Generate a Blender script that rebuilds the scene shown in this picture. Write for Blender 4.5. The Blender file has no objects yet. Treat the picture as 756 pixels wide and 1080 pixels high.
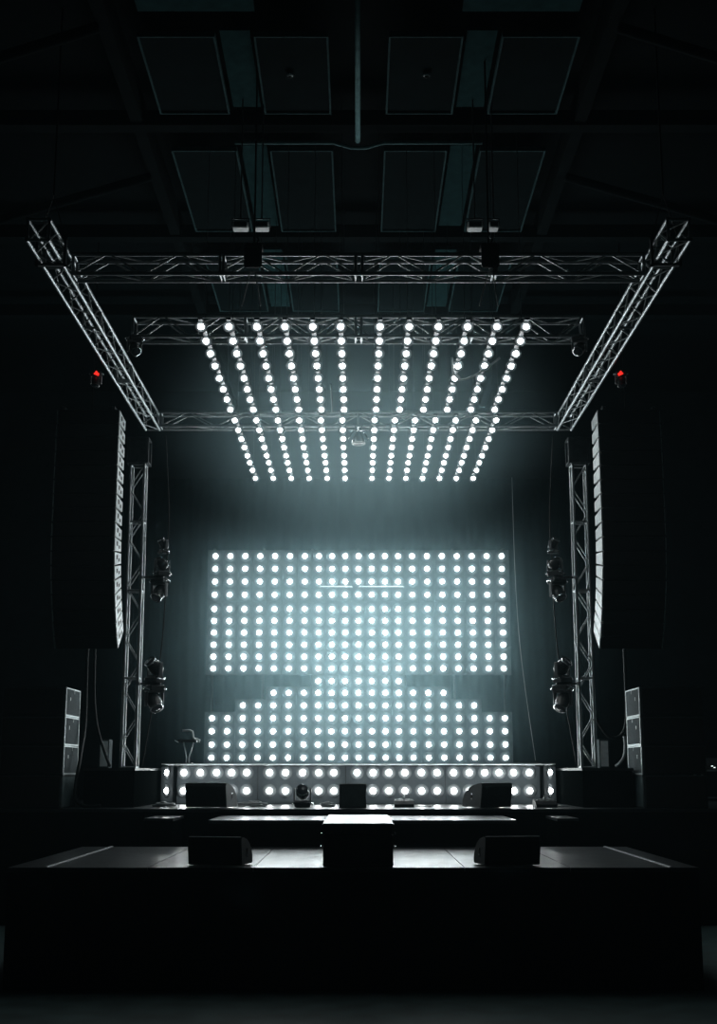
import bpy, math, random
from mathutils import Vector, Matrix
random.seed(7)
SC = bpy.context.scene
COL = SC.collection
PI = math.pi
V = Vector

# ------------------------------------------------------------------ materials
def mat(name, col, rough=0.5, metal=0.0, noise=0.0, scale=8.0, spec=0.5, bump=0.0, rvar=0.0):
    m = bpy.data.materials.new(name); m.use_nodes = True
    nt = m.node_tree; b = nt.nodes['Principled BSDF']
    b.inputs['Base Color'].default_value = (*col, 1)
    b.inputs['Roughness'].default_value = rough
    b.inputs['Metallic'].default_value = metal
    b.inputs['Specular IOR Level'].default_value = spec
    if noise or bump or rvar:
        tc = nt.nodes.new('ShaderNodeTexCoord')
        n = nt.nodes.new('ShaderNodeTexNoise'); n.inputs['Scale'].default_value = scale
        n.inputs['Detail'].default_value = 5
        nt.links.new(tc.outputs['Object'], n.inputs['Vector'])
        if noise:
            r = nt.nodes.new('ShaderNodeValToRGB')
            r.color_ramp.elements[0].position = .3; r.color_ramp.elements[1].position = .7
            r.color_ramp.elements[0].color = (*[c * (1 - noise) for c in col], 1)
            r.color_ramp.elements[1].color = (*[min(1, c * (1 + noise)) for c in col], 1)
            nt.links.new(n.outputs['Fac'], r.inputs['Fac'])
            nt.links.new(r.outputs['Color'], b.inputs['Base Color'])
        if rvar:
            mr = nt.nodes.new('ShaderNodeMapRange')
            mr.inputs['To Min'].default_value = max(0.02, rough - rvar); mr.inputs['To Max'].default_value = rough + rvar
            nt.links.new(n.outputs['Fac'], mr.inputs['Value']); nt.links.new(mr.outputs['Result'], b.inputs['Roughness'])
        if bump:
            bp = nt.nodes.new('ShaderNodeBump'); bp.inputs['Strength'].default_value = bump; bp.inputs['Distance'].default_value = .01
            nt.links.new(n.outputs['Fac'], bp.inputs['Height']); nt.links.new(bp.outputs['Normal'], b.inputs['Normal'])
    return m

def emit(name, col, strength):
    m = bpy.data.materials.new(name); m.use_nodes = True
    nt = m.node_tree; nt.nodes.clear()
    e = nt.nodes.new('ShaderNodeEmission'); o = nt.nodes.new('ShaderNodeOutputMaterial')
    e.inputs['Color'].default_value = (*col, 1); e.inputs['Strength'].default_value = strength
    nt.links.new(e.outputs[0], o.inputs['Surface'])
    return m

LAMP = (0.86, 0.975, 1.0)
WARM = (0.93, 0.99, 1.0)
M = dict(
    wall_lamp=emit('white_lamp_glass', LAMP, 48),
    riser_lamp=emit('riser_lamp_glass', WARM, 46),
    roof_lamp=emit('roof_lamp_glass', WARM, 48),
    red=emit('red_indicator', (1, .03, .02), 1.2),
    green=emit('small_white_led', (.8, 1, .95), 1.5),
    face=mat('grey_lamp_face', (.06, .072, .078), .8, 0, .1, 6, .05),
    riser_face=mat('riser_lamp_face', (.11, .13, .14), .8, 0, .1, 6, .1),
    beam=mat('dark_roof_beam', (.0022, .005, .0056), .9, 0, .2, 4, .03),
    halo_outer=mat('outer_halo_tone', (.10, .115, .12), .8, 0, 0, 6, .05),  # outermost, faintest step of the painted lamp halo
    inner=mat('inner_halo_tone', (.27, .29, .30), .7, 0, 0, 6, .1),  # ring tones get darker outwards, painting a soft glow round each lamp
    mid=mat('middle_halo_tone', (.17, .19, .20), .75, 0, 0, 6, .1),
    riser_inner=mat('riser_inner_halo', (.55, .57, .58), .7, 0, 0, 6, .1),  # riser rings are paler still, for a stronger painted glow
    riser_mid=mat('riser_middle_halo', (.34, .36, .37), .75, 0, 0, 6, .1),
    riser_rim=mat('riser_outer_halo', (.20, .22, .23), .75, 0, 0, 6, .1),
    rail=mat('dark_rail', (.03, .033, .035), .6, 0, .1, 12, .1),
    truss=mat('brushed_aluminium', (.34, .37, .38), .4, .75, .12, 20),
    block=mat('dark_steel', (.07, .08, .085), .45, .5, .2, 9),
    black=mat('black_paint', (.012, .014, .015), .5, 0, .2, 7),
    blackgloss=mat('black_gloss_plastic', (.035, .04, .042), .25, 0, .1, 7),
    skirt=mat('black_stage_skirt', (.0016, .002, .002), .9, 0, .3, 5, .0),
    deck=mat('worn_black_deck', (.018, .022, .024), .31, 0, .35, 5, .42, .10, .07),
    tape=mat('pale_edge_strip', (.55, .58, .6), .5),
    plate=mat('pale_cabinet_plate', (.72, .77, .77), .45, 0, .12, 14),
    frame=mat('pale_steel_edge', (.62, .68, .68), .4, .3, .2, 30),
    mesh_=mat('grey_speaker_cloth', (.05, .062, .066), .85, 0, .35, 60, .1),
    subdark=mat('dark_teal_sub_side', (.07, .11, .115), .7, 0, .2, 8),
    cabdark=mat('dark_teal_cabinet', (.035, .05, .052), .7, 0, .2, 8),
    hole=mat('black_recess', (.004, .004, .004), .9),
    chrome=mat('chrome', (.75, .78, .8), .18, 1.0),
    lens=mat('lens_glass', (.05, .06, .07), .08, 0, spec=.8),
    cable=mat('black_rubber', (.006, .009, .0095), .6, spec=.15),
    palecable=mat('grey_cable', (.30, .33, .34), .5),
    curtain=mat('haze_tinted_drape', (.002, .016, .019), .9, 0, .3, 3, .1),  # teal of the haze glow is put into the drape colour
    wall=mat('dark_plaster', (.012, .018, .02), .85, 0, .25, 2, .2),
    floor=mat('dark_concrete', (.06, .105, .105), .55, 0, .35, 3, .4, .1, .1),
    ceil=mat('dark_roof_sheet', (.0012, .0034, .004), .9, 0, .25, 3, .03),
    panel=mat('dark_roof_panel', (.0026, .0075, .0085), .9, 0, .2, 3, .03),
    panel2=mat('pale_roof_strip', (.014, .045, .048), .9, 0, .2, 6, .03),
    border=mat('grey_panel_border', (.035, .08, .085), .8, 0, .2, 10, .05),
    pipe=mat('grey_roof_pipe', (.14, .26, .27), .8, 0, .2, 10, .05),
)

# ------------------------------------------------------------------ mesh helper
class MB:
    def __init__(s): s.v = []; s.f = []; s.sm = []
    def add(s, vs, fs, smooth=False, mx=None):
        o = len(s.v)
        s.v += [tuple(mx @ V(v)) if mx else tuple(v) for v in vs]
        s.f += [tuple(i + o for i in f) for f in fs]; s.sm += [smooth] * len(fs)
        return s
    def box(s, c, d, mx=None, bev=0.0):
        x, y, z = d[0] / 2, d[1] / 2, d[2] / 2
        if bev <= 0:
            vs = [(c[0] + i * x, c[1] + j * y, c[2] + k * z) for k in (-1, 1) for j in (-1, 1) for i in (-1, 1)]
            fs = [(0, 2, 3, 1), (4, 5, 7, 6), (0, 1, 5, 4), (2, 6, 7, 3), (0, 4, 6, 2), (1, 3, 7, 5)]
            return s.add(vs, fs, False, mx)
        b = min(bev, x * .9, y * .9, z * .9)
        pts = []
        def ring(zz, ix, iy):
            return [(c[0] + a * (x - ix), c[1] + e * (y - iy), c[2] + zz) for a, e in ()]
        vs = []; 
        def octo(zz, inset):
            X, Y = x - inset, y - inset
            return [(c[0] + px, c[1] + py, c[2] + zz) for px, py in
                    ((X - b, -Y), (X, -Y + b), (X, Y - b), (X - b, Y), (-X + b, Y), (-X, Y - b), (-X, -Y + b), (-X + b, -Y))]
        for zz, i in ((-z, b * .7), (-z + b, 0), (z - b, 0), (z, b * .7)): vs += octo(zz, i)
        fs = [tuple(range(7, -1, -1)), tuple(range(24, 32))]
        for r in range(3):
            for k in range(8):
                k2 = (k + 1) % 8
                fs.append((r * 8 + k, r * 8 + k2, r * 8 + 8 + k2, r * 8 + 8 + k))
        return s.add(vs, fs, False, mx)
    def cyl(s, a, b, r, n=8, r2=None, cap=True, mx=None):
        a, b = V(a), V(b); d = (b - a).normalized(); r2 = r if r2 is None else r2
        u = d.orthogonal().normalized(); w = d.cross(u)
        vs = [a + r * (math.cos(2 * PI * i / n) * u + math.sin(2 * PI * i / n) * w) for i in range(n)]
        vs += [b + r2 * (math.cos(2 * PI * i / n) * u + math.sin(2 * PI * i / n) * w) for i in range(n)]
        fs = [(i, (i + 1) % n, n + (i + 1) % n, n + i) for i in range(n)]
        s.add(vs, fs, True, mx)
        if cap: s.add(vs, [tuple(range(n - 1, -1, -1)), tuple(range(n, 2 * n))], False, mx)
        return s
    def tube(s, pts, r, n=7):
        pts = [V(p) for p in pts]; vs = []; fs = []
        u = None
        for i, p in enumerate(pts):
            d = (pts[min(i + 1, len(pts) - 1)] - pts[max(i - 1, 0)]).normalized()
            u = d.orthogonal().normalized() if u is None else (u - d * u.dot(d)).normalized()
            w = d.cross(u)
            vs += [p + r * (math.cos(2 * PI * k / n) * u + math.sin(2 * PI * k / n) * w) for k in range(n)]
        for i in range(len(pts) - 1):
            for k in range(n):
                k2 = (k + 1) % n
                fs.append((i * n + k, i * n + k2, i * n + n + k2, i * n + n + k))
        fs += [tuple(range(n - 1, -1, -1)), tuple(range((len(pts) - 1) * n, len(pts) * n))]
        return s.add(vs, fs, True)
    def lathe(s, prof, n=16, mx=None, frac=1.0):
        vs = []; fs = []; m = len(prof)
        for k in range(n):
            a = 2 * PI * k / n
            vs += [(r * math.cos(a), r * math.sin(a), z) for r, z in prof]
        for k in range(n):
            k2 = (k + 1) % n
            for j in range(m - 1):
                fs.append((k * m + j, k2 * m + j, k2 * m + j + 1, k * m + j + 1))
        return s.add(vs, fs, True, mx)
    def prism(s, prof, x0, x1, mx=None):           # profile in (y, z), extruded along x
        n = len(prof)
        vs = [(x0, y, z) for y, z in prof] + [(x1, y, z) for y, z in prof]
        fs = [(i, i + n, (i + 1) % n + n, (i + 1) % n) for i in range(n)]
        fs += [tuple(range(n)), tuple(range(2 * n - 1, n - 1, -1))]
        return s.add(vs, fs, False, mx)
    def mesh(s, name, m, off=(0, 0, 0)):
        me = bpy.data.meshes.new(name)
        o = V(off)
        me.from_pydata([tuple(V(v) - o) for v in s.v], [], s.f)
        me.polygons.foreach_set('use_smooth', s.sm)
        me.materials.append(m if not isinstance(m, str) else M[m]); me.update()
        import bmesh
        bm = bmesh.new(); bm.from_mesh(me); bmesh.ops.recalc_face_normals(bm, faces=bm.faces); bm.to_mesh(me); bm.free()
        return me

def link(name, me, parent=None, loc=(0, 0, 0)):
    o = bpy.data.objects.new(name, me); COL.objects.link(o); o.location = loc
    if parent: o.parent = parent
    return o
def part(name, mb, m, parent, off=None, label=None):      # mesh part; off = the root's place when the coordinates are world ones
    o = link(name, mb.mesh(name, M[m], off if off is not None else (0, 0, 0)), parent)
    if label: o['label'] = label
    return o
def tag(o, label, cat, group=None, kind=None):
    o['label'] = label; o['category'] = cat
    if group: o['group'] = group
    if kind: o['kind'] = kind
    return o
def thing(name, label, cat, loc=(0, 0, 0), rot=(0, 0, 0), group=None):
    o = bpy.data.objects.new(name, None); COL.objects.link(o); o.empty_display_size = .1
    o.location = loc; o.rotation_euler = rot
    return tag(o, label, cat, group)
def struct(name, mb, m):
    o = link(name, mb.mesh(name, M[m])); o['kind'] = 'structure'; return o
def dup(root, loc=None, rot=None, label=None, group=None):
    r = root.copy(); COL.objects.link(r)
    if loc is not None: r.location = loc
    if rot is not None: r.rotation_euler = rot
    if label: r['label'] = label
    if group: r['group'] = group
    for ch in list(root.children):
        c = ch.copy(); COL.objects.link(c); c.parent = r
        for g in list(ch.children):
            d = g.copy(); COL.objects.link(d); d.parent = c
    return r
ORD = 'zeroth first second third fourth fifth sixth seventh eighth ninth tenth eleventh twelfth thirteenth fourteenth fifteenth sixteenth seventeenth'.split()
def from_side(i, n):
    """words that place item i of n in a row"""
    if i == 0: return 'leftmost'
    if i == n - 1: return 'rightmost'
    if n % 2 and i == n // 2: return 'middle'
    if i < n / 2: return ORD[i + 1] + ' from the left'
    return ORD[n - i] + ' from the right'

# ------------------------------------------------------------------ room shell
WX, Y0, Y1, CZ = 9.5, -4.0, 31.0, 11.4
struct('floor', MB().box((0, (Y0 + Y1) / 2, -.1), (2 * WX + .4, Y1 - Y0 + .4, .2)), 'floor')
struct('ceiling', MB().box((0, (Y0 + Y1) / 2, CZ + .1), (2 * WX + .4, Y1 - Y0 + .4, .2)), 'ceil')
struct('wall_back', MB().box((0, Y1 + .1, CZ / 2), (2 * WX + .4, .2, CZ)), 'wall')
struct('wall_front', MB().box((0, Y0 - .1, CZ / 2), (2 * WX + .4, .2, CZ)), 'wall')
struct('wall_left', MB().box((-WX - .1, (Y0 + Y1) / 2, CZ / 2), (.2, Y1 - Y0, CZ)), 'wall')
struct('wall_right', MB().box((WX + .1, (Y0 + Y1) / 2, CZ / 2), (.2, Y1 - Y0, CZ)), 'wall')
# roof beams: two long ones and cross beams, with sloping side braces
n = 0
for x in (-3.0, 3.0):
    n += 1
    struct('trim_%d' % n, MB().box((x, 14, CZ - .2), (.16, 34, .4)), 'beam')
for y in (12.6, 16.75, 20.6, 24.4):
    n += 1
    struct('trim_%d' % n, MB().box((0, y, CZ - .32), (2 * WX, .22, .22)), 'beam')
for sx in (-1, 1):
    for y in (14.2, 18.2):
        n += 1
        struct('trim_%d' % n, MB().tube([(sx * 3.05, y, CZ - .45), (sx * 5.2, y + .5, CZ - .85), (sx * 9.4, y + 1.2, CZ - 1.9)], .07), 'beam')

# roof panels between the beams
def roof_panel(name, x0, x1, y0, y1, z, m, label, cat='panel', group='dark panels hung under the roof', border=True):
    c = ((x0 + x1) / 2, (y0 + y1) / 2, z)
    t = thing(name, label, cat, c, group=group)
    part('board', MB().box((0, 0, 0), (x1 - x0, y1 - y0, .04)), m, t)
    if border:
        f = MB()
        for sx in (-1, 1): f.box((sx * ((x1 - x0) / 2 + .01), 0, -.01), (.022, y1 - y0, .07))
        for sy in (-1, 1): f.box((0, sy * ((y1 - y0) / 2 + .01), -.01), (x1 - x0 + .04, .022, .07))
        part('border', f, 'border', t)
    for sx in (-1, 1):
        part('hanger', MB().cyl((sx * (x1 - x0) * .35, 0, .02), (sx * (x1 - x0) * .35, 0, CZ - z), .012, 6), 'pipe', t)
    return t
ROWN = ['nearest the camera', 'in the second row', 'in the third row']
for ri, (ya, yb) in enumerate(((14.35, 16.2), (17.3, 20.1), (21.1, 23.9))):
    for sx, side in ((-1, 'left'), (1, 'right')):
        def xs(a, b): return (min(sx * a, sx * b), max(sx * a, sx * b))
        roof_panel('roof_panel', *xs(.38, 1.22), ya, yb, 10.95, 'panel', 'dark roof panel %s, just %s of the roof centre line' % (ROWN[ri], side))
        roof_panel('roof_panel', *xs(1.72, 2.6), ya, yb, 10.95, 'panel', 'dark roof panel %s, far %s beside the long beam' % (ROWN[ri], side))
        roof_panel('roof_strip', *xs(1.29, 1.65), ya, yb, 11.02, 'panel2', 'paler roof strip %s, between the %s-hand dark panels' % (ROWN[ri], side), 'strip', 'pale strips between roof panels', False)
for sx, side in ((-1, 'left'), (1, 'right')):
    roof_panel('roof_strip', min(sx * 1.2, sx * 2.55), max(sx * 1.2, sx * 2.55), 13.2, 13.95, 11.02, 'panel2', 'pale roof strip at the very top edge, %s of the centre pipe' % side, 'strip', 'pale strips between roof panels', False)
def pipe(label, pts, r, group=None):
    c = V(pts[0]); o = link('roof_pipe', MB().tube([V(p) - c for p in pts], r).mesh('roof_pipe', M['pipe']), None, c)
    return tag(o, label, 'pipe', group)
pipe('pale pipe running front to back along the roof centre', [(-.01, 12.8, 10.84), (-.01, 16.85, 10.84)], .035)
pipe('pale cross pipe under the roof, its middle meeting the centre pipe', [(-1.7, 16.93, 10.86), (-.35, 16.93, 10.86), (-.1, 16.96, 10.8), (.1, 16.96, 10.8), (.35, 16.93, 10.86), (1.7, 16.93, 10.86)], .028)
# lamps tucked under the panels
for sx, side in ((-1, 'left'), (1, 'right')):
    t = thing('downlight', 'tiny unlit downlight under the roof panel %s of centre' % side, 'light', (sx * .85, 15.2, 10.92), group='tiny downlights in the roof')
    part('rim', MB().lathe([(.03, 0), (.05, 0), (.055, -.03), (.03, -.04)], 12), 'chrome', t)
    part('lens', MB().cyl((0, 0, -.005), (0, 0, -.02), .03, 10), 'plate', t)

# ------------------------------------------------------------------ stage levels
ZT, ZS, ZM, ZP, ZR = 1.32, 1.69, 1.79, 2.43, 2.51
t = thing('front_stage', 'low black thrust stage in front, with pale side edge strips', 'stage', (0, 15.43, 0))
part('body', MB().box((-.06, 2.07, (ZT - .05) / 2), (7.78, 4.1, ZT - .05)), 'skirt', t)
for i, (a, b) in enumerate(((-3.95, -3.53), (-3.51, -2.38), (-2.37, -1.19), (-1.18, 0), (.01, 1.19), (1.2, 2.38), (2.39, 3.51), (3.53, 3.83))):
    part('deck_board', MB().box(((a + b) / 2, 2.07, ZT - .025), (b - a, 4.14, .05)), 'deck', t)
for sx in (-1, 1):
    part('edge_strip', MB().box((sx * 3.52, 2.07, ZT + .004), (.028, 4.1, .012)), 'tape', t, label='pale edge strip')
t = thing('stage_step', 'wide black step between front stage and main stage', 'step', (.06, 19.6, 0))
part('body', MB().box((0, .98, (ZS - .05) / 2), (4.4, 1.94, ZS - .05)), 'skirt', t)
part('tread', MB().box((0, .98, ZS - .025), (4.44, 1.98, .05)), 'deck', t)
for x, w, nm in ((-2.98, .44, 'left'), (3.12, .32, 'right')):
    t = thing('stage_block', 'small black step block beside the wide step, on the %s' % nm, 'step', (x, 20.3, 0), group='small step blocks beside the wide step')
    part('body', MB().box((0, .6, (ZS - .04) / 2), (w - .03, 1.2, ZS - .04)), 'skirt', t)
    part('tread', MB().box((0, .6, ZS - .02), (w, 1.24, .04)), 'deck', t)
t = thing('main_stage', 'wide black main stage deck behind the steps', 'stage', (0, 21.65, 0))
part('body', MB().box((0, 3.7, (ZM - .05) / 2), (14.4, 7.36, ZM - .05)), 'skirt', t)
part('deck', MB().box((0, 3.7, ZM - .025), (14.44, 7.42, .05)), 'deck', t)
for sx, nm in ((-1, 'left'), (1, 'right')):
    t = thing('side_platform', 'black raised platform under the %s truss tower' % nm, 'platform', (sx * 4.125, 22.42, ZM), group='black side platforms')
    part('body', MB().box((0, 2.9, (ZP - ZM - .04) / 2), (.83, 5.8, ZP - ZM - .04)), 'skirt', t)
    part('deck', MB().box((0, 2.9, ZP - ZM - .02), (.85, 5.84, .04)), 'black', t)

# centre riser box on the thrust
t = thing('ego_riser', 'black centre riser box with pale shiny lid, on front stage', 'riser', (-.005, 15.56, ZT + .002))
part('body', MB().box((0, 1.5, .175), (.80, 2.96, .35), bev=.01), 'black', t)
part('lid', MB().box((0, 1.5, .415), (.83, 3.02, .11), bev=.006), 'blackgloss', t)
part('lid_top', MB().box((0, 1.5, .474), (.80, 2.98, .008)), 'deck', t)
for sx in (-1, 1):
    part('corner', MB().box((sx * .41, -.005, .362), (.03, .03, .02)), 'chrome', t, label='small bright metal corner')
    part('handle', MB().tube([(sx * .40, .3, .19), (sx * .435, .33, .2), (sx * .435, .45, .2), (sx * .40, .48, .19)], .011), 'chrome', t, label='bright metal handle')
part('foot_rail', MB().box((0, -.012, .03), (.8, .03, .02)), 'block', t)

# lamp riser: body with angled ends
t = thing('band_riser', 'low black band riser with angled ends, lit lamps on its front', 'riser', (0, 24.62, ZM))
outl = [(-3.30, 0), (3.30, 0), (3.60, .38), (3.60, 4.35), (-3.60, 4.35), (-3.60, .38)]
def slab(pts, z0, z1):
    n_ = len(pts); mb = MB()
    mb.add([(x, y, z0) for x, y in pts] + [(x, y, z1) for x, y in pts],
           [tuple(range(n_ - 1, -1, -1)), tuple(range(n_, 2 * n_))] + [(i, (i + 1) % n_, n_ + (i + 1) % n_, n_ + i) for i in range(n_)])
    return mb
part('body', slab(outl, 0, ZR - ZM - .035), 'black', t)
part('deck', slab([(x * 1.004, y - .07 if y < .1 else y) for x, y in outl], ZR - ZM - .035, ZR - ZM), 'deck', t)
ed = MB()
for a, b in (((-3.32, -.085), (3.32, -.085)), ((-3.34, -.08), (-3.63, .36)), ((3.34, -.08), (3.63, .36))):
    ed.cyl((a[0], a[1], ZR - ZM - .012), (b[0], b[1], ZR - ZM - .008), .014, 8)
part('edge_trim', ed, 'plate', t, label='pale metal deck edge')

# ------------------------------------------------------------------ lamps
def dome_mesh(name, r, m, n=14, rows=4, squash=1.0):
    """half globe bulging towards -y"""
    mb = MB(); prof = [(r * math.cos(PI / 2 * i / rows), r * math.sin(PI / 2 * i / rows) * squash) for i in range(rows)] + [(0.0005, r * squash)]
    return mb.lathe(prof, n, Matrix.Rotation(PI / 2, 4, 'X')).mesh(name, M[m])
def globe_mesh(name, r, m, n=12, rows=8):
    prof = [(max(.0004, r * math.sin(PI * i / rows)), -r * math.cos(PI * i / rows)) for i in range(rows + 1)]
    return MB().lathe(prof, n).mesh(name, M[m])
wall_dome = dome_mesh('lamp', .046, 'wall_lamp')
riser_dome = dome_mesh('lamp', .050, 'riser_lamp')
roof_globe = dome_mesh('lamp', .037, 'roof_lamp')
WY = 27.0
ROWZ = [6.721, 6.455, 6.190, 5.919, 5.627, 5.384, 5.144, 4.897, 4.655, 4.415, 4.163, 3.928, 3.675, 3.421, 3.161, 2.898, 2.640]
COLX = [-(.813 + .288 + .307 * j) for j in range(6, -1, -1)] + [.271 * k for k in range(-3, 4)] + [.813 + .288 + .307 * j for j in range(7)]
COLW = [.303] * 7 + [.269] * 7 + [.303] * 7
def lamp_strip(x, w, zs, label, group, plo=.125, phi=.125):
    lo = max(zs[-1] - plo, ZR + .004); hi = zs[0] + phi
    t = thing('lamp_strip', label, 'stage light', (x, WY, lo), group=group)
    h = MB().box((0, .05, (hi - lo) / 2), (w, .1, hi - lo), bev=.003)
    h.box((0, .13, (hi - lo) / 2), (.05, .06, (hi - lo) * .8))
    part('housing', h, 'face', t)
    for z in zs:
        o = link('lamp', wall_dome, t, (0, -.004, z - lo))
        link('halo_bezel', rim_mesh(), o); link('halo_ring', ring_mesh('a', .045, .066, .0045, 'inner'), o); link('halo_ring', ring_mesh('b', .064, .090, .0032, 'mid'), o)
    return t
_rim = []; _rings = {}
def ring_mesh(name, r0, r1, z, m):  # flat ring holding one tone step of the painted lamp glow
    if name not in _rings:
        _rings[name] = MB().lathe([(r0, z), (r1, z - .0008), (r1 + .001, z - .002)], 18, Matrix.Rotation(PI / 2, 4, 'X')).mesh('halo_ring', M[m])
    return _rings[name]
def rim_mesh():
    if not _rim:
        _rim.append(MB().lathe([(.045, .002), (.120, .0012), (.1225, -.001)], 14, Matrix.Rotation(PI / 2, 4, 'X')).mesh('halo_bezel', M['halo_outer']))
    return _rim[0]
for i, (x, w) in enumerate(zip(COLX, COLW)):
    pos = from_side(i, 21)
    lamp_strip(x, w, ROWZ[0:4], 'top tier upright strip of four white lamps, %s in the lamp wall' % pos, 'four-lamp strips along the top of the lamp wall', .1445)
    lamp_strip(x, w, ROWZ[4:10], 'middle tier upright strip of six white lamps, %s in the lamp wall' % pos, 'six-lamp strips in the middle of the lamp wall', .125, .1445)
    j = min(i, 20 - i)
    first = 13 if j < 2 else 12 if j < 4 else 11 if j < 7 else 10
    nn = 17 - first
    lamp_strip(x, w, ROWZ[first:], 'bottom tier strip of %s white lamps, %s in the lamp wall' % ({4: 'four', 5: 'five', 6: 'six', 7: 'seven'}[nn], pos), 'strips along the bottom of the lamp wall')
# frame that carries the lamp wall
t = thing('support_frame', 'dark pipe frame standing behind the lamp wall', 'frame', (0, WY + .22, ZR))
for x in (-2.98, -1.95, -.95, 0, .95, 1.95, 2.98):
    part('upright', MB().cyl((x, 0, .003), (x, 0, 4.4), .024, 8), 'block', t)
for z in (.4, 1.9, 3.2, 4.2):
    part('rail', MB().cyl((-3.02, -.035, z), (3.02, -.035, z), .02, 8), 'block', t)

for a, b in ((-.80, -.12), (.0, .93)):
    part('tie_bar', MB().cyl((a, -.34, 6.075 - ZR), (b, -.34, 6.075 - ZR), .012, 8), 'plate', t, label='thin pale bar across the front')
    for x in (a + .01, b - .01): part('tie_bracket', MB().box((x, -.287, 6.075 - ZR), (.012, .13, .02)), 'block', t)
# lamp panels on the front of the riser
RZ = [2.352 - ZM, 2.026 - ZM]
mods = [([-3.168, -2.868, -2.576, -2.301, -2.026], 'second from the left'),
        ([-1.614, -1.322, -1.013, -.721, -.446], 'third from the left, left of the middle joint'),
        ([-.027, .265, .55, .841, 1.142, 1.425], 'third from the right, right of the middle joint'),
        ([1.726, 2.009, 2.292, 2.551, 2.816, 3.101], 'second from the right')]
def riser_panel(xs, x0, x1, loc, rot, label):
    t = thing('riser_light', label, 'stage light', loc, rot, 'lamp panels on the front of the band riser')
    part('housing', MB().box(((x0 + x1) / 2, -.03, .338), (x1 - x0, .06, .666), bev=.004), 'riser_face', t)
    for x in xs:
        for z in RZ:
            o = link('lamp', riser_dome, t, (x, -.062, z))
            link('halo_bezel', ring_mesh('g', .09, .1225, .002, 'riser_rim'), o); link('halo_ring', ring_mesh('e', .045, .070, .0045, 'riser_inner'), o); link('halo_ring', ring_mesh('f', .068, .094, .0032, 'riser_mid'), o)
edges = [(-3.295, -1.83), (-1.82, -.24), (-.23, 1.572), (1.582, 3.295)]
for (xs, lb), (a, b) in zip(mods, edges):
    riser_panel(xs, a, b, (0, 24.617, ZM), (0, 0, 0), 'riser front panel of white lamps, ' + lb)
ang = math.atan2(.38, .30)
riser_panel([.24], .02, .46, (3.303, 24.61, ZM), (0, 0, ang), 'narrow two-lamp panel on the right angled end of the riser')
riser_panel([-.24], -.46, -.02, (-3.303, 24.61, ZM), (0, 0, -ang), 'narrow two-lamp panel on the left angled end of the riser')

# roof battens
BZ = 8.05
BY = [16.464, 17.051, 17.601, 18.171, 18.778, 19.357, 19.912, 20.504, 21.166, 21.806, 22.423, 23.045, 23.672, 24.237, 24.879, 25.588]
def batten(x, ys, label, group):
    y0, y1 = ys[0], ys[-1]
    t = thing('lamp_batten', label, 'stage light', (x, y0, BZ), group=group)
    L = y1 - y0
    part('rail', MB().box((0, L / 2, .075), (.06, L + .2, .03)), 'rail', t)
    for y in ys:
        o = link('lamp', roof_globe, t, (0, y - y0, 0)); o.rotation_euler = (math.radians(32), 0, 0)
        link('can', holder_mesh(), o); link('halo_ring', ring_mesh('c', .036, .056, .0025, 'inner'), o); link('halo_bezel', ring_mesh('d', .054, .080, .0012, 'mid'), o)
    for k in (.12, .88):
        part('hanger', MB().cyl((0, L * k, .09), (0, L * k, CZ - BZ), .004, 5), 'block', t)
_h = []
def holder_mesh():
    if not _h:
        mb = MB().lathe([(.001, .003), (.081, .001), (.083, .003), (.066, .03), (.033, .065), (.001, .07)], 14, Matrix.Rotation(-PI / 2, 4, 'X'))
        _h.append(mb.mesh('can', M['rail']))
    return _h[0]
FL = [-2.045 + .363 * i for i in range(6)]; FR = [.28 + .379 * i for i in range(6)]
BL = [-2.035 + .354 * i for i in range(6)]; BR = [.266 + .333 * i for i in range(7)]
for grp, ys, nm, g in ((FL, BY[:8], 'front left', 'front roof battens left of the centre gap'), (FR, BY[:8], 'front right', 'front roof battens right of the centre gap'),
                       (BL, BY[8:], 'rear left', 'rear roof battens left of the centre gap'), (BR, BY[8:], 'rear right', 'rear roof battens right of the centre gap')):
    for i, x in enumerate(grp):
        batten(x, ys, 'overhead batten of eight white lamps, %s in the %s block' % (from_side(i, len(grp)), nm), g)

# ------------------------------------------------------------------ trusses
def truss(name, label, A, B, u, v, w, bay, joints=(), group='aluminium box trusses', r=.025, rb=.011, cat='truss', m='truss'):
    """box truss from A to B (centre line); u, v unit vectors across"""
    A, B, u, v = V(A), V(B), V(u), V(v); d = B - A; L = d.length; d.normalize()
    t = thing(name, label, cat, A, group=group)
    h = w / 2 - r
    cor = [u * h + v * h, u * h - v * h, -u * h - v * h, -u * h + v * h]
    Z = V((0, 0, 0))
    for c in cor: part('chord', MB().cyl(c, c + d * L, r, 10), m, t)
    nb = max(1, round(L / bay)); s = L / nb
    for k in range(4):
        a, b = cor[k], cor[(k + 1) % 4]
        for i in range(nb):
            p, q = (a, b) if (i + k + k // 2) % 2 else (b, a)
            part('brace', MB().cyl(p + d * (s * i + .02), q + d * (s * (i + 1) - .02), rb, 6, cap=False), m, t)
    for j in (0.012,) + tuple(joints) + (L - .012,):
        fr = MB()
        for k in range(4): fr.cyl(cor[k] + d * j, cor[(k + 1) % 4] + d * j, r * .75, 8)
        part('end_frame', fr, m, t)
    return t
TW = .29; TZ = 8.16 + TW / 2
X, Yv, Zv = (1, 0, 0), (0, 1, 0), (0, 0, 1)
for sx, nm in ((-1, 'left'), (1, 'right')):
    truss('side_truss', 'long aluminium box truss running front to back on the %s' % nm, (sx * 3.565, 13.9, TZ), (sx * 3.565, 22.3, TZ), X, Zv, TW, .42, (.84, 3.0, 5.4, 5.5))
truss('cross_truss', 'front aluminium cross truss spanning between the two side trusses', (-3.405, 15.05, TZ), (3.405, 15.05, TZ), X and Yv, Zv, TW, .42, (1.76, 1.8, 3.37, 3.45, 5.0, 5.04))
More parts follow.
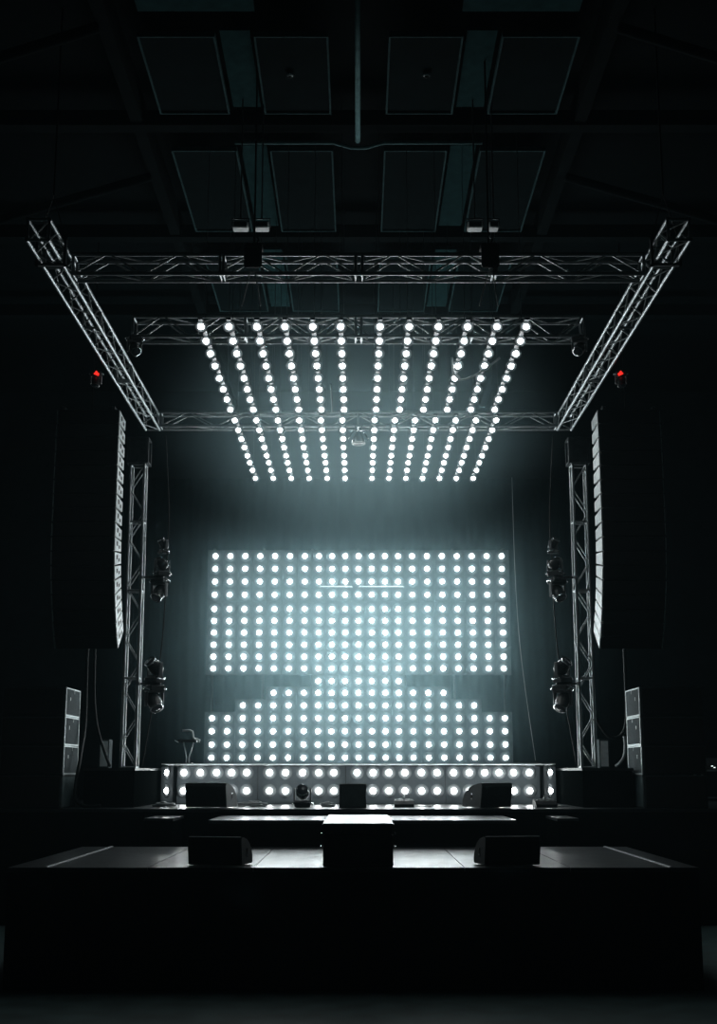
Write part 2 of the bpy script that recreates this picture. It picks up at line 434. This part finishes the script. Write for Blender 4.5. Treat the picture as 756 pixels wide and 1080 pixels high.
truss('cross_truss', 'middle aluminium cross truss above the near ends of the lamp battens', (-3.1, 17.5, TZ + .06), (3.1, 17.5, TZ + .06), Yv, Zv, TW + .04, .42, (1.55, 3.06, 3.14, 4.65))
truss('cross_truss', 'rear aluminium cross truss behind the lamp battens', (-3.405, 22.15, TZ), (3.405, 22.15, TZ), Yv, Zv, TW, .5, (1.7, 3.4, 5.1))
for sx, nm in ((-1, 'left'), (1, 'right')):
    truss('tower_truss', 'upright aluminium truss tower standing on the %s platform' % nm, (sx * 3.86, 22.75, ZP), (sx * 3.86, 22.75, 7.66), X, Yv, .29, .44, (1.5, 3.0, 4.2), 'truss towers', cat='tower')
    # sleeve block at the head of the tower
    t = thing('sleeve_block', 'dark steel sleeve block on top of the %s truss tower' % nm, 'truss block', (sx * 3.86, 22.75, 7.665), group='sleeve blocks on the towers')
    f = MB()
    for a in (-1, 1):
        for b in (-1, 1): f.box((a * .165, b * .165, .23), (.05, .05, .46))
        for z in (.02, .44): f.box((a * .165, 0, z), (.05, .33, .04)); f.box((0, a * .165, z), (.33, .05, .04))
    part('frame', f, 'block', t)
    for a in (-1, 1): part('side_plate', MB().box((a * .15, 0, .23), (.012, .3, .4)), 'block', t); part('front_plate', MB().box((0, a * .15, .23), (.3, .012, .4)), 'block', t)
    part('wheel', MB().cyl((-.06, 0, .47), (.06, 0, .47), .04, 12), 'block', t)
    # corner block where the trusses meet, near end
    t = thing('corner_block', 'dark clamp frame at the near end of the %s side truss' % nm, 'truss block', (sx * 3.565, 14.55, TZ), group='clamp frames on the side trusses')
    f = MB()
    for a in (-1, 1): f.box((a * .163, 0, 0), (.03, .06, .356)); f.box((0, 0, a * .163), (.356, .06, .03))
    part('clamp_frame', f, 'block', t)
    part('sling', MB().tube([(-.15, 0, .18), (0, 0, .7), (.15, 0, .18)], .01), 'cable', t)
    part('chain', MB().cyl((0, 0, .7), (0, 0, CZ - TZ), .012, 6), 'cable', t)

# hoists on the front truss, floodlights above
for x, nm in ((-1.25, 'left'), (1.56, 'right')):
    t = thing('chain_hoist', 'black motor hoist wrapped on the front truss, %s of centre' % nm, 'hoist', (x, 15.05, 8.20), group='black hoists on the front truss')
    part('body', MB().box((0, -.20, .16), (.21, .07, .26), bev=.02), 'black', t)
    part('top_box', MB().box((0, 0, .33), (.21, .30, .07), bev=.015), 'black', t)
    part('chain', MB().cyl((0, 0, .36), (0, 0, CZ - 8.2), .012, 6), 'cable', t)
    part('sling', MB().tube([(-.13, -.12, -.42), (-.03, -.18, -.02), (.03, -.18, -.02), (.09, -.12, -.42)], .008), 'palecable', t)
    part('hook', MB().tube([(0, 0, .36), (.03, 0, .42), (.05, 0, .46), (.02, 0, .5), (0, 0, .5)], .012), 'red' if False else 'block', t)
def flood(x, nm, w):
    t = thing('floodlight', nm, 'floodlight', (x, 16.0, 9.19), group='floodlights hung high over the front truss')
    h = MB().box((0, 0, .045), (w, .16, .09), bev=.012)
    part('housing', h, 'plate', t)
    part('lens', MB().box((0, -.083, .045), (w * .8, .012, .06)), 'lens', t)
    part('yoke', MB().tube([(-w / 2 - .01, 0, .04), (-w / 2 - .01, 0, .15), (w / 2 + .01, 0, .15), (w / 2 + .01, 0, .04)], .009), 'block', t)
    part('stem', MB().cyl((0, 0, .15), (0, 0, CZ - 9.19), .01, 6), 'block', t)
flood(-1.51, 'small pale floodlight high above the left hoist, outer one of its pair', .2)
flood(-1.24, 'small pale floodlight high above the left hoist, inner one of its pair', .19)
flood(1.49, 'small pale floodlight high above the right hoist, inner one of its pair', .19)
flood(1.73, 'small pale floodlight high above the right hoist, outer one of its pair', .12)

# ------------------------------------------------------------------ moving heads
def moving_head(label, loc, tilt=0.0, pan=0.0, scale=1.0, group=None, arm=None, flip=False, ind=None, chrome=True):
    """base at the origin, head above it (flip = hanging); arm = x offset of the pipe it is clamped to"""
    t = thing('moving_head_light', label, 'stage light', loc, (0, 0, pan), group)
    s = scale; k = -1 if flip else 1
    part('base', MB().box((0, 0, k * .05 * s), (.30 * s, .24 * s, .10 * s), bev=.02 * s), 'blackgloss', t)
    y = MB()
    for sx in (-1, 1): y.box((sx * .155 * s, 0, k * .235 * s), (.03 * s, .09 * s, .25 * s), bev=.01 * s)
    y.box((0, 0, k * .115 * s), (.33 * s, .1 * s, .03 * s))
    part('yoke', y, 'block', t)
    mx = Matrix.Translation((0, 0, k * .27 * s)) @ Matrix.Rotation(tilt, 4, 'X') @ Matrix.Scale(s, 4)
    head = part('head', MB().lathe([(.001, -.16), (.07, -.155), (.11, -.11), (.125, -.03), (.125, .06), (.11, .12), (.108, .15)], 18, mx), 'blackgloss', t)
    rim = MB().lathe([(.098, .148), (.115, .148), (.118, .165), (.10, .17)], 18, mx)
    part('rim', rim, 'chrome' if chrome else 'block', head, label='bright metal rim')
    part('lens', MB().lathe([(.1, .15), (.07, .165), (.001, .172)], 16, mx), 'lens', head)
    for sx in (-1, 1):
        part('handle', MB().tube([(sx * .14 * s, -.09 * s, k * .09 * s), (sx * .19 * s, -.07 * s, k * .06 * s), (sx * .205 * s, 0, k * .05 * s), (sx * .19 * s, .07 * s, k * .06 * s), (sx * .14 * s, .09 * s, k * .09 * s)], .014 * s), 'chrome' if chrome else 'block', t)
    if arm:
        part('clamp_arm', MB().tube([(0, 0, k * .02 * s), (arm * .5, 0, k * .0), (arm, 0, 0)], .016), 'truss', t)
    if ind:
        part('indicator', MB().tube(ind, .022, 6), 'red', t, label='red glowing indicator')
    return t
moving_head('round moving head light on the stage floor, left of the small box', (-.93, 22.6, ZM), tilt=1.2, scale=.88, group='moving heads on the stage floor')
G = 'moving heads clamped to the truss towers'
for sx, nm in ((-1, 'left'), (1, 'right')):
    arm = sx * .28
    moving_head('upper moving head on the %s tower, the topmost, pointing up' % nm, (sx * 3.36, 22.60, 6.06), tilt=.7, pan=sx * .9, scale=.62, group=G, arm=None)
    moving_head('second moving head from the top of the %s tower, bright rim' % nm, (sx * 3.38, 22.60, 5.665), tilt=-1.1, pan=sx * -.6, scale=.8, group=G, arm=None)
    moving_head('third moving head from the top of the %s tower, hanging tilted down' % nm, (sx * 3.41, 22.60, 5.63), tilt=2.4, pan=sx * .5, scale=.9, group=G, flip=True)
    moving_head('moving head low on the %s tower, upright, just above the lowest one' % nm, (sx * 3.45, 22.60, 3.85), tilt=.9, pan=sx * .7, scale=.95, group=G)
    moving_head('lowest moving head on the %s tower, hanging and tilted down' % nm, (sx * 3.45, 22.60, 3.81), tilt=2.5, pan=sx * -.7, scale=1.0, group=G, flip=True)
    # outrigger brackets that hold them
    for z, zn in ((5.65, 'upper'), (3.83, 'lower')):
        t = thing('outrigger_bracket', '%s dark bracket holding moving heads off the %s tower' % (zn, nm), 'bracket', (sx * 3.70, 22.60, z), group='outrigger brackets on the towers')
        part('arm', MB().cyl((0, 0, 0), (-sx * .36, 0, 0), .022, 8), 'block', t)
        part('clamp', MB().cyl((sx * .02, 0, -.03), (sx * .02, 0, .03), .04, 12), 'truss', t)
    moving_head('moving head hanging outside the %s side truss, with a red indicator' % nm, (sx * 3.84, 18.7, 8.12), tilt=2.9, pan=0, scale=.5, group='moving heads hung on the side trusses', flip=True, chrome=False,
                ind=[(-sx * .03, -.09, -.02), (0, -.095, -.045), (-sx * .055, -.095, -.065)])
t = thing('hanging_spotlight', 'squat spotlight on splayed arms, hanging in the centre gap between battens', 'stage light', (0, 21.98, 7.86))
part('body', MB().lathe([(.001, .19), (.045, .185), (.07, .14), (.105, .06), (.11, .01)], 18), 'blackgloss', t)
part('lens_ring', MB().lathe([(.085, .012), (.115, .014), (.12, -.005), (.10, -.02), (.085, -.012)], 18), 'plate', t, label='bright lens ring')
part('lens', MB().lathe([(.086, .0), (.05, -.008), (.001, -.012)], 16), 'lens', t)
for sx in (-1, 1):
    part('arm', MB().tube([(sx * .145, 0, .05), (sx * .15, 0, .11), (sx * .10, 0, .19), (sx * .02, 0, .235)], .012), 'chrome', t)
    part('hook_clamp', MB().tube([(sx * .02, 0, .235), (sx * .05, 0, .29), (sx * .09, 0, .345)], .008), 'chrome', t)
moving_head('moving head clamped inside the middle truss at its left end', (-3.02, 17.15, 8.14), tilt=2.3, pan=.5, scale=.6, group='moving heads on the ends of the middle truss', flip=True)
moving_head('moving head clamped inside the middle truss at its right end', (2.98, 17.15, 8.14), tilt=2.3, pan=-.5, scale=.6, group='moving heads on the ends of the middle truss', flip=True)

# ------------------------------------------------------------------ line arrays
def array_cabinet():
    t = thing('line_array_speaker', 'speaker', 'speaker', (0, 0, 0))
    h = .232; W = 1.0; D = .56
    prof = [(0, 0), (D, .03), (D, h - .03), (0, h)]
    part('cabinet', MB().prism([(y + .0, z * .96 + .004) for y, z in prof], -W / 2 + .012, W / 2 - .012), 'black', t)
    part('grille', MB().box((0, -.006, h / 2), (W - .06, .012, h - .03)), 'hole', t)
    for sx in (-1, 1):
        p = part('side_plate', MB().prism([(.005, .012), (D - .005, .038), (D - .005, h - .038), (.005, h - .012)], sx * W / 2 - .012, sx * W / 2 + .004), 'plate', t, label='pale side plate')
        for yy, hh in ((.20, .07), (.37, .05)):
            part('handle', MB().box((sx * (W / 2 + .005), yy, h / 2 + (.02 if yy < .3 else -.02)), (.006, .09, hh), bev=.002), 'hole', p, label='dark handle recess')
    return t
proto = None
for sx, nm in ((-1, 'left'), (1, 'right')):
    cx = sx * (3.86 + .5) if sx < 0 else 3.87 + .5
    y, z = 20.75, 8.12
    NC = 17; g = '%s hanging line array cabinets' % nm
    # rigging frame over the top
    t = thing('rigging_frame', 'dark rigging frame and chain above the %s line array' % nm, 'frame', (cx, y, z), group='rigging frames over the line arrays')
    part('bar', MB().box((0, .28, .04), (.9, .08, .05)), 'block', t)
    for a in (-.4, .4): part('rail', MB().box((a, .28, .03), (.05, .6, .05)), 'block', t)
    part('chain', MB().cyl((0, .28, .06), (0, .28, CZ - z), .012, 6), 'cable', t)
    tilt = 0
    for i in range(NC):
        if i < 3: tilt = math.radians(-2)
        elif i < 9: tilt = 0
        else: tilt = math.radians(4.2 * (i - 8))
        # pivot at the front top edge; y axis of the cabinet points back
        up = V((0, math.sin(-tilt), math.cos(tilt)))      # cabinet up after the tilt
        y2, z2 = y - up.y * .232, z - up.z * .232
        loc = (cx, y2, z2); rot = (tilt, 0, 0)
        if i == 0: posn = 'topmost'
        elif i == NC - 1: posn = 'lowest'
        elif i < 9: posn = ORD[i + 1] + ' from the top'
        else: posn = ORD[NC - i] + ' from the bottom'
        lb = 'pale-sided line array cabinet, %s in the %s hanging column' % (posn, nm)
        if proto is None:
            proto = array_cabinet(); o = proto
            o.location = loc; o.rotation_euler = rot; o['label'] = lb; o['group'] = g
        else: o = dup(proto, loc, rot, lb, g)
        y, z = y2, z2

# ------------------------------------------------------------------ subwoofer stacks
def sub(dark=False, h=.47, inner=1):
    t = thing('subwoofer', 'speaker', 'speaker', (0, 0, 0))
    W, D = 1.05, 1.12
    part('cabinet', MB().box((0, 0, h / 2), (W - .02, D - .02, h - .006)), 'cabdark', t)
    part('grille', MB().box((0, -D / 2 - .006, h / 2), (W - .08, .02, h - .06)), 'hole', t)
    for sx in (inner,):
        part('side_panel', MB().box((sx * (W / 2 - .006), 0, h / 2), (.012, D - .08, h - .05)), 'subdark' if dark else 'mesh_', t)
        if not dark:
            f = MB()
            for sy in (-1, 1): f.box((sx * (W / 2 - .002), sy * (D / 2 - .02), h / 2), (.02, .04, h - .008))
            f.box((sx * (W / 2 - .002), 0, .014), (.02, D - .04, .028)); f.box((sx * (W / 2 - .002), 0, h - .014), (.02, D - .04, .02))
            part('edge_frame', f, 'frame', t, label='pale metal edge frame')
            part('handle', MB().box((sx * (W / 2 + .001), -.2, h * .62), (.008, .03, .06)), 'frame', t)
            part('latch', MB().box((sx * (W / 2 + .001), .1, h * .9), (.008, .02, .07)), 'frame', t)
        else:
            part('edge_frame', MB().box((sx * (W / 2), 0, h - .012), (.012, D - .02, .024)), 'block', t)
    return t
for sx, nm, x in ((-1, 'left', -4.79 - .525), (1, 'right', 4.60 + .525)):
    rz = 0.0
    z = ZM
    sp = sub(inner=-sx); sd = sub(True, .53, -sx); first = [True, True]
    for i in range(4):
        src = sd if i == 0 else sp
        posn = ['bottom', 'second lowest', 'second highest', 'top'][i]
        lb = '%s of the %s stack of subwoofers, %s' % (('darker unframed cabinet at the bottom' if i == 0 else posn + ' pale-framed cabinet'), nm, 'on the stage deck' if i == 0 else 'resting on the cabinet below')
        g = '%s subwoofer stack' % nm
        k = 0 if i == 0 else 1
        if first[k]:
            first[k] = False; o = src; o.location = (x, 22.35 + .12, z); o.rotation_euler = (0, 0, rz); o['label'] = lb; o['group'] = g
        else: o = dup(src, (x, 22.35 + .12, z), (0, 0, rz), lb, g)
        z += .532 if i == 0 else .472
    sy = 1

# ------------------------------------------------------------------ floor wedges and small stage gear
def wedge(label, loc, rz, w, h, d, group):
    """stage monitor; flat back towards -y, curved front and top towards +y"""
    t = thing('monitor_wedge', label, 'stage monitor', loc, (0, 0, rz), group)
    prof = [(-d * .40, 0.012), (-d * .5, h * .86), (-d * .46, h)]
    for i in range(7):
        a = math.radians(80 - i * 17)
        prof.append((-d * .46 + d * .96 * (math.cos(a) * .98), .02 + (h - .02) * max(0, math.sin(a)) ** .9))
    prof.append((d * .42, .012))
    part('cabinet', MB().prism(prof, -w / 2 + .015, w / 2 - .015), 'black', t)
    sc = [(y * .98, .004 + z * .985) for y, z in prof]
    for sx in (-1, 1):
        p = part('side_panel', MB().prism(sc, sx * (w / 2 - .015), sx * w / 2), 'cabdark', t)
        part('handle', MB().box((sx * (w / 2 + .001), .0, h * .45), (.006, .05, .10), bev=.002), 'hole', p)
        for zz in (.36, .56): part('socket', MB().cyl((sx * (w / 2), 0, h * zz), (sx * (w / 2 + .006), 0, h * zz), .013, 10), 'chrome', p, label='bright round socket')
    part('top_edge', MB().cyl((-w / 2 + .01, -d * .46, h), (w / 2 - .01, -d * .46, h), .005, 6), 'frame', t, label='pale top edge')
    part('grille', MB().prism([(y * 1.012, z) for y, z in prof[4:9]] + [(y * .99, z) for y, z in reversed(prof[4:9])], -w / 2 + .03, w / 2 - .03), 'mesh_', t)
    return t
wedge('black monitor wedge at the front stage edge, left of the centre riser', (-1.60, 15.87, ZT), -.2, .64, .325, .50, 'wedges along the front stage edge')
wedge('black monitor wedge at the front stage edge, right of the centre riser', (1.72, 15.87, ZT), 0.2, .66, .33, .50, 'wedges along the front stage edge')
wedge('black monitor wedge on the main stage left of centre, against riser lamps', (-2.42, 22.35, ZM), -.30, .72, .40, .52, 'wedges on the main stage')
wedge('black monitor wedge on the main stage right of centre, rounded side showing', (2.12, 22.4, ZM), .55, .62, .40, .58, 'wedges on the main stage')
t = thing('speaker_box', 'small square black box standing at main stage centre', 'speaker', (-.093, 22.4, ZM))
part('cabinet', MB().box((0, 0, .19), (.43, .36, .38), bev=.008), 'black', t)
part('grille', MB().box((0, -.182, .19), (.39, .012, .34)), 'cabdark', t)
f = MB()
for sx in (-1, 1): f.box((sx * .215, -.17, .19), (.012, .02, .38))
f.box((0, -.17, .382), (.44, .02, .012))
part('edge_trim', f, 'block', t, label='thin metal edge trim')

def coil(label, loc, w, seed, h=.09):
    rnd = random.Random(seed); pts = []
    for i in range(90):
        a = i * .55; rr = .55 + .45 * math.sin(i * .37 + seed)
        pts.append((w / 2 * rr * math.cos(a), .13 * rr * math.sin(a), .014 + h * (.5 + .5 * math.sin(i * .23 + seed)) * (1 - .5 * rr)))
    o = link('cable_coil', MB().tube(pts, .012, 6).mesh('cable_coil', M['palecable']), None, loc)
    return tag(o, label, 'cable', 'loose cable coils on the main stage')
coil('long tangled cable coil behind the left main stage wedge', (-1.78, 22.9, ZM), .52, 1)
coil('small cable coil right beside the round floor light', (-.52, 22.9, ZM), .26, 2, .07)
coil('cable coil at the far left end of the riser', (-3.25, 22.7, ZM), .40, 4, .08)

def pedal(label, loc, w, rz=0):
    t = thing('floor_unit', label, 'floor unit', loc, (0, 0, rz), 'low floor units on the main stage')
    part('body', MB().prism([(-.13, 0), (-.13, .05), (-.06, .10), (.08, .13), (.13, .11), (.13, 0)], -w / 2, w / 2), 'black', t)
    part('lip', MB().tube([(-w / 2, -.06, .105), (-w * .2, .02, .135), (w * .2, .02, .135), (w / 2, -.06, .105)], .008), 'frame', t)
    part('knob', MB().cyl((0, .0, .115), (0, 0, .19), .018, 10), 'frame', t)
    part('cable', MB().tube([(w / 2, 0, .02), (w / 2 + .1, -.04, .012), (w / 2 + .22, .03, .012), (w / 2 + .3, .0, .012)], .008), 'palecable', t)
pedal('low black floor unit on the stage just right of the small box', (.76, 22.7, ZM), .32)
pedal('low black floor unit at the far right end of the riser', (3.1, 22.6, ZM), .36, .1)

# stand on the riser at the left
t = thing('equipment_stand', 'small black tray stand on two splayed legs, left on the riser', 'stand', (-3.2, 25.3, ZR))
part('tray', MB().box((0, 0, .425), (.36, .28, .055), bev=.02), 'blackgloss', t)
part('bracket', MB().tube([(-.11, 0, .615), (.03, 0, .62), (.075, 0, .60), (.095, 0, .48), (.17, 0, .455), (.215, 0, .44), (.20, 0, .40)], .020), 'plate', t, label='bright bent metal bracket')
for a, b in ((-.085, -.025), (.10, .025)):
    part('leg', MB().tube([(a, 0, .4), (b, 0, .12), (b * 1.1, 0, .0)], .012), 'frame', t)
part('cross_foot', MB().box((0, 0, .012), (.16, .24, .02)), 'block', t)
part('side_arm', MB().tube([(-.17, 0, .40), (-.21, 0, .41), (-.25, 0, .435)], .008), 'frame', t)

# small pale cases on the side platforms
for x, nm in ((-4.48, 'left'), (4.33, 'right')):
    t = thing('fill_speaker', 'narrow pale-sided speaker box standing on the %s side platform' % nm, 'speaker', (x, 23.9, ZP), group='narrow speaker boxes on the side platforms')
    part('cabinet', MB().box((0, 0, .25), (.18, .3, .5), bev=.01), 'mesh_', t)
    part('grille', MB().box((0, -.152, .25), (.13, .012, .44)), 'plate', t)
    part('foot', MB().box((0, 0, .006), (.14, .26, .012)), 'black', t)

# equipment table off to the right
t = thing('equipment_table', 'dark metal table at the right stage edge, cut by the frame', 'table', (6.5, 24.0, ZM))
part('table_top', MB().box((0, 0, .60), (1.0, .6, .03)), 'frame', t)
for a in (-.47, .47):
    for b in (-.26, .26): part('leg', MB().box((a, b, .293), (.04, .04, .586)), 'frame', t)
part('shelf', MB().box((0, 0, .12), (.92, .5, .025)), 'block', t)
t = thing('small_console', 'small black console with tiny bright lights on the right table', 'console', (6.33, 24.0, ZM + .616))
part('body', MB().prism([(-.18, 0), (-.18, .06), (.14, .2), (.18, .2), (.18, 0)], -.26, .26), 'black', t)
for a, b in ((-.22, .09), (-.1, .12), (-.06, .07)):
    part('status_light', MB().box((a, -.185, b * .5), (.03, .012, .014)), 'green', t, label='tiny white status light')
part('lamp_arm', MB().tube([(-.2, .1, .18), (-.2, .08, .24), (-.26, .0, .26)], .007), 'frame', t)

# ------------------------------------------------------------------ cables
def cable(label, pts, r, m='cable', group='cables hanging at the stage sides'):
    c = V(pts[0]); P = [V(p) - c for p in pts]
    # smooth (Catmull-Rom)
    out = []
    for i in range(len(P) - 1):
        p0, p1, p2, p3 = P[max(i - 1, 0)], P[i], P[i + 1], P[min(i + 2, len(P) - 1)]
        for k in range(6):
            s = k / 6
            out.append(.5 * ((2 * p1) + (p2 - p0) * s + (2 * p0 - 5 * p1 + 4 * p2 - p3) * s * s + (3 * p1 - p0 - 3 * p2 + p3) * s ** 3))
    out.append(P[-1])
    o = link('stage_cable', MB().tube(out, r, 6).mesh('stage_cable', M[m]), None, c)
    return tag(o, label, 'cable', group)
cable('thick black cable curving down behind the left subwoofer stack', [(-4.73, 23.2, 8.0), (-4.73, 23.2, 4.4), (-4.70, 23.1, 3.2), (-4.66, 22.6, 2.6), (-4.66, 22.3, 2.0), (-4.5, 22.2, 1.826), (-4.2, 22.15, 1.826)], .03)
cable('second black cable beside it, ending on the left side platform', [(-4.66, 23.5, 8.0), (-4.66, 23.5, 4.4), (-4.6, 23.5, 3.3), (-4.42, 23.5, 2.7), (-4.3, 23.4, 2.465)], .028)
cable('thick black cable hanging beside the right subwoofer stack, looping inwards', [(4.72, 23.6, 8.0), (4.72, 23.6, 4.4), (4.7, 23.6, 3.2), (4.45, 23.6, 2.95), (4.2, 23.5, 3.2), (4.05, 23.3, 3.5)], .03)
cable('pale grey cable curving down beside the right subwoofer stack', [(4.60, 23.3, 2.97), (4.61, 23.3, 2.8), (4.56, 23.25, 2.6), (4.42, 23.2, 2.46)], .024, 'palecable')
for x, nm in ((-3.35, 'left'), (3.38, 'right')):
    cable('thin cable dropping from the rear truss past the %s tower lights' % nm, [(x, 22.4, 8.1), (x, 22.98, 7.0), (x, 23.0, 6.2), (x * 1.02, 23.0, 4.4), (x * 1.10, 23.0, 2.46)], .011)
cable('thin pale cable hanging at the right of the lamp wall', [(3.1, 26.2, 8.2), (3.12, 26.2, 6.2), (3.2, 26.2, 4.6), (3.42, 26.1, 2.58)], .005, 'palecable', None)
cable('loose cable loop slung under the right front lamp battens', [(1.33, 18.1, 8.16), (1.36, 18.15, 7.92), (1.5, 18.2, 7.86), (1.75, 18.1, 7.95), (2.0, 18.0, 8.12)], .016, 'palecable', None)
cable('thin straight cable dropping beside the left front lamp battens', [(-.42, 19.4, 8.15), (-.40, 19.6, 7.75)], .012, 'palecable', None)

# ------------------------------------------------------------------ back drape
mb = MB(); N = 260; vs = []; fs = []
for i in range(N + 1):
    x = -5.4 + 10.8 * i / N
    yy = .07 * math.sin(i * .62) + .03 * math.sin(i * .23 + 1)
    vs += [(x, yy, 0), (x, yy * .7, 7.4)]
    vs += [(x, yy + .02, 0), (x, yy * .7 + .02, 7.4)]
for i in range(N):
    a = 4 * i; b = a + 4
    fs += [(a, b, b + 1, a + 1), (a + 2, a + 3, b + 3, b + 2), (a + 1, b + 1, b + 3, a + 3), (a, a + 2, b + 2, b)]
mb.add(vs, fs, True)
o = link('stage_curtain', mb.mesh('stage_curtain', M['curtain']), None, (0, 29.9, 1.6))
tag(o, 'black pleated curtain hanging across the back behind the lamp wall', 'curtain')

# ------------------------------------------------------------------ haze in the air, world
w = bpy.data.worlds.new('hall_air'); SC.world = w; w.use_nodes = True
nt = w.node_tree; nt.nodes.clear()
bg = nt.nodes.new('ShaderNodeBackground'); bg.inputs['Color'].default_value = (0, 0, 0, 1)
vs_ = nt.nodes.new('ShaderNodeVolumeScatter')
vs_.inputs['Color'].default_value = (.60, .92, 1, 1)
vs_.inputs['Density'].default_value = .0007
vs_.inputs['Anisotropy'].default_value = .4
out = nt.nodes.new('ShaderNodeOutputWorld')
nt.links.new(bg.outputs[0], out.inputs['Surface']); nt.links.new(vs_.outputs[0], out.inputs['Volume'])

# stage haze: thickest in front of the lamp wall, thinning to nothing outwards
def haze(label, c, rad, dens, g):
    m = bpy.data.materials.new('stage_haze'); m.use_nodes = True
    nt = m.node_tree; nt.nodes.clear()
    tc = nt.nodes.new('ShaderNodeTexCoord')
    ln = nt.nodes.new('ShaderNodeVectorMath'); ln.operation = 'LENGTH'
    mr = nt.nodes.new('ShaderNodeMapRange'); mr.interpolation_type = 'SMOOTHSTEP'
    mr.inputs['From Min'].default_value = .15; mr.inputs['From Max'].default_value = .98
    mr.inputs['To Min'].default_value = dens; mr.inputs['To Max'].default_value = 0
    sc = nt.nodes.new('ShaderNodeVolumeScatter'); sc.inputs['Color'].default_value = (.60, .92, 1, 1); sc.inputs['Anisotropy'].default_value = g
    o = nt.nodes.new('ShaderNodeOutputMaterial')
    nt.links.new(tc.outputs['Object'], ln.inputs[0]); nt.links.new(ln.outputs['Value'], mr.inputs['Value'])
    nt.links.new(mr.outputs['Result'], sc.inputs['Density']); nt.links.new(sc.outputs[0], o.inputs['Volume'])
    prof = [(max(.001, math.sin(PI * i / 16)), -math.cos(PI * i / 16)) for i in range(17)]
    me = MB().lathe(prof, 32).mesh('stage_haze', m)
    ob = link('stage_haze', me, None, c); ob.scale = rad
    tag(ob, label, 'haze', None, 'stuff')
haze('thin pale haze glowing around the lamp wall', (0, 26.6, 5.0), (6.0, 3.3, 4.6), .07, .45)
haze('thin grey haze hanging around the overhead lamp battens', (0, 20.8, 7.7), (3.7, 6.6, 1.7), .05, .3)

# ------------------------------------------------------------------ camera
cam = bpy.data.cameras.new('camera'); co = bpy.data.objects.new('camera', cam); COL.objects.link(co)
pitch = math.atan(272 / 1400)
co.location = (0, 0, 2.4); co.rotation_euler = (PI / 2 + pitch, 0, 0)
cam.sensor_fit = 'HORIZONTAL'; cam.sensor_width = 36; cam.lens = 36 * 1400 / 756
cam.clip_end = 200
SC.camera = co
SC.view_settings.view_transform = 'Standard'; SC.view_settings.look = 'None'
SC.view_settings.exposure = 0; SC.view_settings.gamma = 1
SC.view_settings.use_curve_mapping = False
SC.cycles.volume_bounces = 1
SC.cycles.max_bounces = 6
SC.cycles.use_denoising = True
